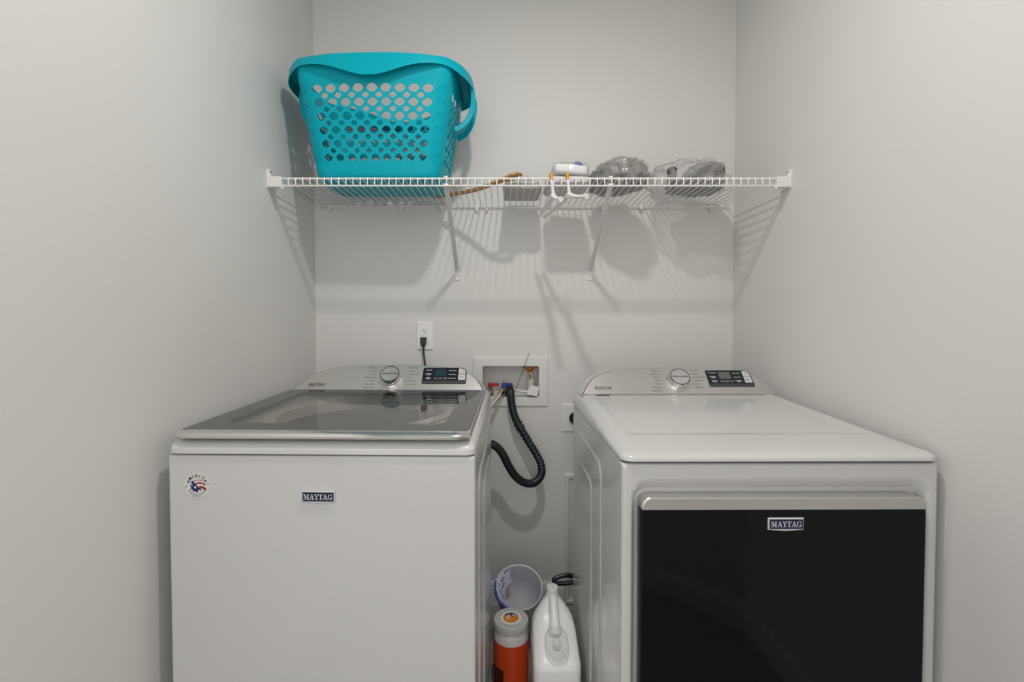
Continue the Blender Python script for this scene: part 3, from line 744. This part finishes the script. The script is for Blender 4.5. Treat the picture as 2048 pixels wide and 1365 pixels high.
MB().tube([(x, y, z) for x, y, z in spline([(-.004, -.06, .034), (.006, -.055, .046), (.016, -.05, .046), (.034, -.04, .032)], 5)], [.010, .012, .014, .016, .017, .018]+[.018]*4+[.017, .016, .015, .013, .011, .009], 10).build('rolled_edge', 'felt', e, 60)
e = folded('folded_mat', W(1092, 380, -.26).x, W(1180, 380, -.26).x-.004, -.318, -.120, [.018, .012], 'felt2', 9, 'pale grey folded mat under the white bagged linen', 'mat')
# white linen in clear bag
p0 = W(1142, 352, -.27)
lin = tag(empty('bagged_linen', (p0.x-.006, -.235, ZT+.0305)), 'white folded linen in a clear plastic bag with a blue strip', 'linen')
MB().add(*(lambda q: (q.v, q.f))(soft_box(-.060, .066, -.08, .08, .034, 21, .012, .006)), mx=R(5, 'Y') @ T(0, 0, .007)).build('linen', 'paper', lin, 60)
MB().add(*(lambda q: (q.v, q.f))(soft_box(-.061, .074, -.085, .085, .050, 25, .02, .010))).build('bag', 'clear', lin, 60)
MB().loft([[(.032+rr*math.cos(a_), y, .047+rr*math.sin(a_)) for a_ in [math.radians(-30+i*18) for i in range(11)] for rr in (.019,)]+[(.032+.012*math.cos(a_), y, .047+.012*math.sin(a_)) for a_ in [math.radians(150-i*18) for i in range(11)]] for y in (-.03, .005)]).build('blue_strip', 'cyan', lin, 40)

# grey bagged garment and the milky bag of dark things
gx = W(1228, 370, -.24).x
gb = tag(empty('bagged_garment', (gx+.017, -.222, ZT+.003)), 'grey padded garment bundle in shiny plastic behind the second shelf bracket', 'garment')
MB().add(*(lambda q: (q.v, q.f))(lump(.089, .114, .066, 3.3, .16, 2.5, foot=.5, fold=.15, crease=.05)), mx=R(20, 'Z')).build('garment', 'greybag', gb, 70)
MB().add(*(lambda q: (q.v, q.f))(lump(.093, .118, .069, 3.3, .17, 2.5, foot=.5, fold=.35, crease=.06)), mx=R(20, 'Z') @ T(0, 0, -.001)).build('bag', 'clear', gb, 70)
MB().loft([[(.045+.012*math.cos(t), -.02+.02*i, .088+.012*i/3+.004*math.sin(t)) for t in [2*math.pi*k/8 for k in range(8)]] for i in range(4)], mx=R(-25, 'Z')).build('strap', 'darkcloth', gb, 60)
cx = W(1352, 370, -.22).x
db = tag(empty('bagged_accessories', (cx+.042, -.205, ZT+.002)), 'milky clear plastic bag holding dark grey cloth pieces, nearest the right wall', 'bag')
MB().add(*(lambda q: (q.v, q.f))(lump(.130, .125, .066, 8.1, .20, 2.6, foot=.5, fold=.35, crease=.08)), mx=R(-14, 'Z')).build('bag', 'milky', db, 70)
MB().add(*(lambda q: (q.v, q.f))(lump(.064, .085, .060, 5.0, .12, 3.2, 36, 20, foot=.6, crease=.06)), mx=T(.075, .02, .004)).build('pouch', 'darkcloth', db, 70)
MB().add(*(lambda q: (q.v, q.f))(lump(.085, .065, .026, 6.0, .12, 3, 36, 20, foot=.6)), mx=T(.02, .02, .003) @ R(12, 'Z')).build('pouch', 'darkcloth', db, 70)
MB().tube(spline([(.045, -.03, .082), (.06, -.02, .06), (.085, 0, .058), (.11, .01, .07)], 4), .017, 12).build('rolled_cloth', 'darkcloth', db, 60)
MB().tube(spline([(.04, -.045, .09), (.052, -.035, .07), (.06, -.02, .05)], 4), .012, 10).build('strap', 'darkcloth', db, 60)
tb = T(-.082, -.085, .046) @ R(62, 'X') @ R(-18, 'Y')
MB().lathe([(.015, -.05), (.0175, -.05), (.0175, .012), (.015, .012), (.015, -.05)], 24, tb).build('tube', 'blackplastic', db)
MB().lathe([(.001, -.02), (.015, -.02)], 24, tb).build('tube_plug', 'slot', db)

# two white hangers with orange hooks hung on the front rail
def hanger(px_top, px_neck, far, near, label):
    top = W(px_top, 366, YS); nk = W(px_neck[0], px_neck[1], YS+.004)
    e = tag(empty('clothes_hanger', (top.x, YS, ZS)), label, 'hanger', 'white hangers on the shelf rail')
    O = e.location
    hk = spline([(0, .014, -.004), (0, .0125, .006), (0, .005, .0125), (0, -.005, .0115), (0, -.0115, .003), (.0005, -.0125, -.010)], 5)
    MB().tube(hk, .0052, 10).build('hook', 'orange', e)['label'] = 'orange rubber-coated hook'
    n0 = Vector((nk.x-O.x, -.002, nk.z-O.z))
    st = spline([hk[-1], (n0.x*.4, -.012, -.030), (n0.x*.8, -.008, -.050), n0], 6)
    MB().tube(st, [.0052+.004*(i/(len(st)-1))**3 for i in range(len(st))], 10).build('neck', 'whiteplastic', e)
    P0, P1 = W(*far)-O, W(*near)-O
    for k, P in enumerate((P0, P1)):
        arm = spline([n0+Vector((0, 0, .010)), n0.lerp(P, .25)+Vector((0, 0, .004)), n0.lerp(P, .6), P], 6)
        MB().tube(arm, [.0105-.0035*i/(len(arm)-1) for i in range(len(arm))], 10, flat=.8).build('arm', 'whiteplastic', e)
        d_ = (P-n0).normalized()
        MB().tube([P-d_*.012, P-d_*.003, P+d_*.004], [.0088, .0095, .0085], 10).build('arm_tip', 'whiteplastic', e)
hanger(1102, (1106, 398), (1079, 430, -.225), (1121, 399, -.475), 'white hanger with orange hook on the front rail, hung closest to the grey heather mat')
hanger(1134, (1138, 396), (1090, 433, -.215), (1172, 393, -.49), 'white hanger with orange hook on the front rail, hung closest to the grey garment bundle')

# ------------------------------------------------------------------ wall outlet, cord
p = W(850, 672, 0)
ou = tag(empty('wall_outlet', (p.x, 0, p.z)), 'white wall outlet with a black plug above the washer', 'outlet')
def plate(root, w_, h_, t=.006):
    lp = [[(x, y, z) for x, z in rrect(-w_/2+g, w_/2-g, -h_/2+g, h_/2-g, .003, 3)] for g, y in ((0, 0), (0, -.003), (.004, -t))]
    return MB().loft(lp).build('plate', 'outlet', root, 30)
plate(ou, .0735, .1225)
rc = MB().loft([[(x, y, z) for x, z in rrect(-.017+g, .017-g, -.034+g, .034-g, .002, 3)] for g, y in ((0, -.005), (0, -.0078), (.001, -.0083))]).build('receptacle', 'outlet', ou, 30)
def slots(root, zc):
    m = MB()
    m.box(-.0075, -.0055, -.0086, -.0083, zc-.001, zc+.007); m.box(.0052, .0070, -.0086, -.0083, zc, zc+.0065)
    m.prism(circ(0, 0, .0025, 14), 0, .0004, Matrix(((1, 0, 0, 0), (0, 0, -1, -.0083), (0, 1, 0, zc-.0065), (0, 0, 0, 1))))
    m.build('slots', 'slot', root, None)
slots(rc, .0215)
MB().box(-.0125, .0125, -.0092, -.0082, .0045, .0085, .0004).build('button', 'outlet', rc, None); MB().box(-.0125, .0125, -.0092, -.0082, -.0005, .0035, .0004).build('button', 'outlet', rc, None)
for z in (.048, -.048): MB().lathe([(.001, .0012), (.0025, .001), (.0032, 0)], 10, T(0, -.006, z) @ R(90, 'X')).build('screw', 'outlet', ou)
pc = tag(empty('power_cord', (p.x-.004, -.009, p.z-.020)), 'black power cord plugged into the wall outlet above the washer', 'cord')
MB().loft([[(x*sx_2, y, z) for x, y in rrect(-.013, .013, d0, d1, .004, 4)] for z, sx_2, d0, d1 in ((.014, .85, -.016, 0), (.010, 1.0, -.020, 0), (-.008, .92, -.022, 0), (-.024, .55, -.019, -.004))]).build('plug', 'blackplastic', pc, 40)
MB().tube(spline([(0, -.012, -.020), (.0, -.012, -.035), (.003, -.018, -.06), (.010, -.03, -.10), (.02, -.05, -.18), (.03, -.09, -.30), (.02, -.17, -.36)], 6), .0042, 10).build('cable', 'rubber', pc)

# dryer outlet
p = W(1123, 808, 0); q = W(1123, 864, 0)
do = tag(empty('wall_outlet', (p.x+.0365, 0, (p.z+q.z)/2)), 'white wall plate with a black round dryer socket, half behind the dryer', 'outlet')
plate(do, .073, p.z-q.z)
MB().lathe([(.001, .012), (.021, .012), (.024, .009), (.025, 0)], 28, T(.020, -.006, 0) @ R(90, 'X')).build('receptacle', 'blackplastic', do)
for z in (.048, -.048): MB().lathe([(.001, .0012), (.0025, .001), (.0032, 0)], 10, T(-.0, -.006, z) @ R(90, 'X')).build('screw', 'outlet', do)
dc = tag(empty('power_cord', (do.location.x+.022, -.02, do.location.z)), 'thick black dryer cord looping out beside the white jug', 'cord')
O = dc.location
MB().box(-.014, .022, -.03, 0, -.018, .018, .006).build('plug', 'blackplastic', dc)
lpx = [W(1150, 1149, -.20), W(1135, 1151, -.21), W(1118, 1154.5, -.215), W(1108, 1160, -.22), W(1112, 1166.5, -.225), W(1128, 1167.5, -.225), W(1150, 1165, -.225)]
MB().tube(spline([(.012, -.02, -.01), (.03, -.03, -.10), (.07, -.06, -.35), (.09, -.12, lpx[0].z-O.z+.06)] + [v-O for v in lpx] + [(.10, -.21, lpx[-1].z-O.z+.005)], 7), .0088, 10).build('cable', 'rubber', dc)

# recessed dryer vent box behind the dryer
p, q = W(1129, 948, 0), W(1129, 1213, 0)
vb = tag(empty('vent_box', (p.x, 0, max(q.z, .003))), 'white recessed vent box frame on the wall behind the dryer', 'vent box')
hgt = p.z-vb.location.z; wd = .34
def vl(g, y): return [(x, y, z) for x, z in rrect(g, wd-g, g, hgt-g, .004, 3)]
MB().loft([vl(0, 0), vl(0, -.006), vl(.004, -.010), vl(.016, -.010), vl(.018, -.004), vl(.022, -.004), vl(.026, -.001)], False, False).build('frame', 'box', vb, 30)
MB().loft([vl(.026, -.0008), vl(.03, -.0004)], False, True).build('backing', 'box', vb, 30)

# ------------------------------------------------------------------ laundry outlet box
f0, f1 = W(947, 714, 0), W(1096, 813, 0)
bxo = tag(empty('outlet_box', ((f0.x+f1.x)/2, 0, (f0.z+f1.z)/2)), 'white recessed washer outlet box with red and blue valves', 'outlet box')
O = bxo.location.copy(); fw_, fh_ = (f1.x-f0.x)/2, (f0.z-f1.z)/2
ix0, ix1, iz0, iz1 = bx0-O.x+.001, bx1-O.x-.001, bz0-O.z+.001, bz1-O.z-.001
def bl_(x0, x1, z0, z1, r, y): return [(x, y, z) for x, z in rrect(x0, x1, z0, z1, r, 4)]
MB().loft([bl_(-fw_, fw_, -fh_, fh_, .003, 0), bl_(-fw_, fw_, -fh_, fh_, .003, -.004), bl_(-fw_+.003, fw_-.003, -fh_+.003, fh_-.003, .003, -.007), bl_(ix0-.003, ix1+.003, iz0-.003, iz1+.003, .007, -.007), bl_(ix0, ix1, iz0, iz1, .006, -.004), bl_(ix0+.001, ix1-.001, iz0+.001, iz1-.001, .006, .02)], False, False).build('flange', 'box', bxo, 30)
MB().loft([bl_(ix0+.001, ix1-.001, iz0+.001, iz1-.001, .006, .015), bl_(ix0+.003, ix1-.003, iz0+.002, iz1-.003, .006, .088), ], False, True).build('recess', 'box', bxo, 40)
def valve(px, m):
    b_ = W(px, 790, .03)-O
    v_ = MB().lathe([(.012, 0), (.012, .012), (.0135, .013), (.0135, .022), (.010, .024), (.008, .036), (.001, .036)], 16, T(b_.x, .03, iz0)).build('valve', 'brass', bxo)
    MB().tube([(b_.x, .03, iz0+.018), (b_.x-.004, -.006, iz0+.016)], .0085, 12).build('spout', 'chrome', v_)
    h_ = MB().box(b_.x-.011, b_.x+.011, .019, .041, iz0+.036, iz0+.058, .003); h_.box(b_.x+.006, b_.x+.038, .023, .037, iz0+.044, iz0+.056, .003)
    h_.build('handle', m, v_); return b_
vr = valve(981, 'redv'); vbl = valve(1008, 'bluev')
t_ = W(1060, 760, .045)-O
pv = MB().lathe([(.010, 0), (.010, .012), (.0155, .012), (.0155, .058), (.010, .059), (.010, .092)], 20, T(t_.x+.004, .045, iz0+.012)).build('pipe', 'pvc', bxo)
MB().box(t_.x-.001, t_.x+.003, .0335, .0355, iz0+.07, iz0+.095).build('pipe_print', 'ink', pv, None)
MB().lathe([(.001, .0), (.006, .004), (.016, .014), (.022, .022), (.032, .026), (.034, .031), (.001, .031)], 24, T(t_.x-.002, .045, iz1-.034)).build('test_cap', 'orangecap', bxo)['label'] = 'orange cap in the upper corner of the box'
# white lever lying in the box
h0 = [W(1027, 779, .0), W(1040, 782.5, .0), W(1056, 784, .0), W(1068, 783, .0)]
hl = tag(empty('hose_clip', (W(1052, 795, .02).x, .0, bz0+.004)), 'white plastic hose clip lying in the outlet box', 'hose clip')
O2 = hl.location
MB().tube([v-O2 for v in spline(h0, 6)], [.0085]*7+[.0095]*6+[.011]*6, 12, flat=.6).build('arm', 'whiteplastic', hl)
MB().prism([((W(x, y, 0)-O2).x, (W(x, y, 0)-O2).z) for x, y in ((1053, 788), (1057, 777), (1060, 771), (1078, 774), (1074, 793))], -.014, .014, Matrix(((1, 0, 0, 0), (0, 0, 1, 0), (0, 1, 0, 0), (0, 0, 0, 1)))).build('block', 'whiteplastic', hl, None)

# black drain hose
hp_ = [(1021, 793, .035), (1020, 779, .010), (1021, 785, -.024), (1024, 812, -.034), (1030, 835, -.04), (1041, 857, -.05), (1056, 882, -.06), (1071, 907, -.07), (1082, 930, -.085), (1082, 951, -.10), (1068, 966, -.115), (1049, 966, -.125), (1031, 953, -.135), (1017, 932, -.145), (1006, 910, -.15), (994, 895, -.155), (978, 887, -.16), (955, 885, -.17), (925, 890, -.18)]
pts = spline([W(*v) for v in hp_], 14)
dh = tag(empty('drain_hose', pts[0]), 'black ribbed drain hose looping from the outlet box to the washer', 'hose')
n_ = len(pts); fine = pts
rad = []
for i in range(n_):
    u = i/n_; r_ = .0165
    if .24 < u < .46: r_ = .0150+.0022*(1 if i % 4 < 2 else 0)
    if u < .1: r_ = .0165
    rad.append(r_)
MB().tube([v-pts[0] for v in fine], rad, 16).build('hose', 'rubber', dh, 60)
i_ = int(n_*.285)
for ii in (int(n_*.25), int(n_*.27)):
    MB().tube([pts[ii]-pts[0], pts[ii+3]-pts[0]], .0195, 16).build('clamp', 'blackplastic', dh)
MB().tube([W(1028, 787, -.03)-pts[0], W(1036, 768, -.045)-pts[0], W(1048, 736, -.06)-pts[0], W(1058.5, 706, -.065)-pts[0]], .0012, 6).build('zip_tie', 'blackplastic', dh)

# braided supply hoses
def supply(label, pl):
    P = spline([W(*v) for v in pl], 8)
    e = tag(empty('supply_hose', P[0]), label, 'hose', 'braided supply hoses')
    MB().tube([v-P[0] for v in P], .0088, 12).build('hose', 'braid', e)
    d_ = (P[3]-P[0]).normalized(); MB().tube([Vector((0, 0, 0))-d_*.004, d_*.022], .0118, 8).build('nut', 'chrome', e, None)
supply('braided steel hose under the red valve, mostly behind the washer', [(979, 781, -.006), (972, 786, -.03), (960, 796, -.06), (945, 820, -.09), (938, 860, -.11), (936, 940, -.13)])
supply('braided steel hose slanting down from the blue valve', [(1004, 784, -.012), (998, 793, -.03), (989, 804, -.05), (978, 818, -.072), (966, 836, -.09), (955, 870, -.10), (950, 940, -.105)])

# ------------------------------------------------------------------ floor things between the appliances
# waste bin leaning forward
rc_ = W(1038, 1162, -.30); tilt = math.radians(30); ax = Vector((0, -math.sin(tilt), math.cos(tilt))); BL = .25; rb, rt = .062, .0885
base = rc_-ax*BL
low = base.z-rb*math.sin(tilt); 
wb = empty('waste_bin', base-Vector((0, 0, low-.002))); wb.rotation_euler = (tilt, 0, 0)
tag(wb, 'white round waste bin with a blue-printed liner, leaning between the appliances', 'waste bin')
MB().lathe([(.001, 0), (rb-.004, 0), (rb, .004), (rt-.003, BL-.012), (rt, BL-.010), (rt+.001, BL-.003), (rt-.001, BL), (rt-.004, BL-.001), (rt-.006, BL-.01), (rb-.003, .006), (.001, .006)], 56).build('body', 'bin', wb, 45)
def wr(k, h): return 1+.018*noise.noise(Vector((math.cos(k)*2, math.sin(k)*2, h*14)))
lp = []
for r_, h in ((rt-.006, BL-.004), (rt-.011, BL-.03), (rt-.014, BL-.07), (rt-.022, BL-.11), (rb-.022, BL-.135), (.02, BL-.14)):
    lp.append([(r_*wr(2*math.pi*k/56, h)*math.cos(2*math.pi*k/56), r_*wr(2*math.pi*k/56, h)*math.sin(2*math.pi*k/56), h) for k in range(56)])
MB().loft(lp, False, True).build('liner', 'liner', wb, 60)
# printed flap of liner over the left of the rim
lp = []; A0, A1 = 118, 262
for r_, h in ((rt-.036, BL-.05), (rt-.020, BL-.025), (rt-.009, BL-.002), (rt-.002, BL+.0022), (rt+.0028, BL-.001), (rt+.0035, BL-.012)):
    lp.append([(r_*math.cos(math.radians(A0+(A1-A0)*k/30)), r_*math.sin(math.radians(A0+(A1-A0)*k/30)), h) for k in range(31)])
fl = MB().loft(lp, False, False, closed=False).build('liner_flap', mat('liner_print', (0.60, 0.62, 0.76), 0.35, bump=.4, bscale=90), wb, 60)
fl['label'] = 'lavender liner flap with blue print'
pm = MB(); random.seed(5)
for i in range(17):
    a0 = 168+i*5.3; a1 = a0+random.uniform(3.0, 4.4); rr = rt+.0046
    q0 = [(rr, BL+.0015), (rr+.0004, BL-.006), (rr+.0006, BL-.010-random.uniform(0, .006))]
    v = []
    for r_, h in [(rt-.004, BL+.0034)]+q0:
        v.append([(r_*math.cos(math.radians(aa)), r_*math.sin(math.radians(aa)), h) for aa in (a0, a1)])
    for k in range(len(v)-1): pm.poly([v[k][0], v[k][1], v[k+1][1], v[k+1][0]])
for (aa, s, t) in ((128, .0, 'FOX'), (150, .3, 'FOX'), (172, .15, 'O'), (190, .4, 'FOX'), (212, .3, 'OX'), (232, .45, 'O'), (160, .7, 'FOX'), (200, .85, 'FOX')):
    r_ = rt-.010-.022*s; h = BL-.0035-.042*s
    v_, f_ = text(t, .011, bold=.0003)
    nv = Vector((-math.cos(math.radians(aa))*.86, -math.sin(math.radians(aa))*.86, .5)).normalized(); tx = Vector((math.sin(math.radians(aa)), -math.cos(math.radians(aa)), 0)); uy = nv.cross(tx)
    pm.add(v_, f_, Matrix(((tx.x, uy.x, nv.x, r_*math.cos(math.radians(aa))*.985), (tx.y, uy.y, nv.y, r_*math.sin(math.radians(aa))*.985), (tx.z, uy.z, nv.z, h+.0015), (0, 0, 0, 1))))
pm.build('lettering', mat('liner_blue', (.012, .045, .30), .4), fl, None, False)

# orange tub of detergent
jc = W(1022, 1236, -.47); jr = .0585; jh = jc.z
jar = tag(empty('detergent_tub', (jc.x, jc.y, 0)), 'orange detergent tub with a grey lid and round label, in front of the bin', 'tub')
MB().lathe([(.001, 0), (jr-.004, 0), (jr, .006), (jr+.001, .10), (jr, jh-.065), (jr-.001, jh-.045), (jr-.004, jh-.034), (jr-.007, jh-.027), (jr-.007, jh-.014)], 48).build('body', 'jarwhite', jar, 50)
lab = MB().lathe([(jr+.0006, .008), (jr+.0017, .10), (jr+.0012, jh-.070), (jr+.0006, jh-.062)], 48).build('sleeve', 'jarorange', jar, 50)
lab['label'] = 'glossy orange sleeve around the tub'
MB().lathe([(jr-.002, jh-.020), (jr+.0005, jh-.019), (jr+.0005, jh-.007), (jr-.001, jh-.002), (jr-.005, jh), (jr-.010, jh-.001), (.001, jh-.001)], 48).build('lid', 'lid', jar, 40)
sl = MB().lathe([(.0355, jh-.0009), (.0355, jh-.0003), (.001, jh-.0003)], 40).build('lid_label', 'inkwhite', jar, 30)
MB().flat(circ(0, 0, .0262, 36), jh+.0001).build('label_disc', 'labelorange', sl, None, False)
MB().flat(circ(0, 0, .0262, 18, 22, 158)+[], jh+.0003).build('label_sky', 'labeldark', sl, None, False)
lw_ = MB()
for x, y, s, t in ((-.008, .0135, .0085, 'BI'), (.010, .0135, .0085, 'OXI'), (-.010, .003, .007, 'PAC'), (-.010, -.006, .009, '23')):
    for k in range(len(t)): lw_.flat(rrect(x-.002*len(t)+.005*k, x-.002*len(t)+.005*k+.0038, y-s*.38, y+s*.38, .0012, 2), jh+.0005)
lw_.build('label_print', 'inkwhite', sl, None, False)
MB().flat(star(.004, .006, .005, 80), jh+.0005).build('emblem', 'red', sl, None, False)
dk = MB().loft([[((jr+.0026)*math.cos(math.radians(aa)), (jr+.0026)*math.sin(math.radians(aa)), z) for aa in range(200, 246, 5)] for z in (.03, .075, .10)], False, False, closed=False)
dk.build('sleeve_print', mat('maroon_print', (.06, .006, .004), .3), jar, 60, False)

# white jug with clear cup
jx, jy = W(1110, 1290, -.58).x, -.575
jug = tag(empty('detergent_jug', (jx, jy, 0)), 'white plastic jug with a clear measuring cup on its sloping front, beside the dryer', 'jug')
# loops: (z, half width, y front, y back, corner radius)
sec = [(.000, .066, -.086, .100, .020), (.004, .0700, -.090, .105, .024), (.200, .0715, -.091, .106, .026), (.212, .0710, -.088, .106, .028), (.220, .0700, -.080, .106, .032), (.229, .0695, -.066, .106, .034), (.242, .0690, -.042, .106, .036),
       (.256, .0680, -.018, .105, .036), (.270, .0650, .008, .104, .034), (.283, .0580, .030, .102, .030), (.298, .0470, .048, .100, .024), (.313, .0350, .060, .098, .018), (.326, .0240, .068, .096, .0135), (.335, .0190, .0670, .0985, .0125), (.348, .0165, .0680, .0975, .0120)]
lp = [[(x, y, z) for x, y in rrect(-hw_, hw_, y0, y1, min(r, hw_*.98, (y1-y0)*.49), 6)] for z, hw_, y0, y1, r in sec]
MB().loft(lp).build('body', 'jug', jug, 60)
# handle strap on the sloping front
hpth = spline([(0, .074, .333), (0, .058, .330), (0, .036, .318), (0, .018, .303), (0, .004, .288), (0, -.004, .266)], 6)
MB().tube(hpth, [.0135+.0025*(i/(len(hpth)-1)) + (.006*max(0, (i/(len(hpth)-1)-.75)/.25)) for i in range(len(hpth))], 14).build('handle', 'jug', jug, 60)
cz = .346
MB().lathe([(.0185, 0), (.0192, .002), (.0192, .013), (.0180, .0155), (.001, .0158)], 28, T(0, .083, cz)).build('cap', 'whiteplastic', jug)
# clear cup: stadium dome on the slope
cm = T(0.001, -.040, .241) @ R(28, 'X')
def stad(g, z): return [(x, y, z) for x, y in rrect(-.036+g, .036-g, -.048+g, .050-g, .034-g*.9, 10)]
cup = MB().loft([stad(0, 0), stad(.001, .022), stad(.003, .029), stad(.007, .032)], False, True).build('measuring_cup', 'cup', jug, 40); cup['label'] = 'clear stadium-shaped measuring cup'
for v in cup.data.vertices: v.co = cm @ v.co
for r_, z in ((.027, .010), (.021, .018), (.014, .026)):
    MB().tube([cm @ Vector((r_*math.cos(math.radians(aa)), -.008+r_*math.sin(math.radians(aa)), z)) for aa in range(180, 361, 10)], .0015, 6).build('cup_ring', 'cup', cup)
MB().lathe([(.001, .02), (.009, .02), (.011, .017), (.012, 0)], 20, cm @ T(0, .002, .004)).build('spout', 'whiteplastic', jug)
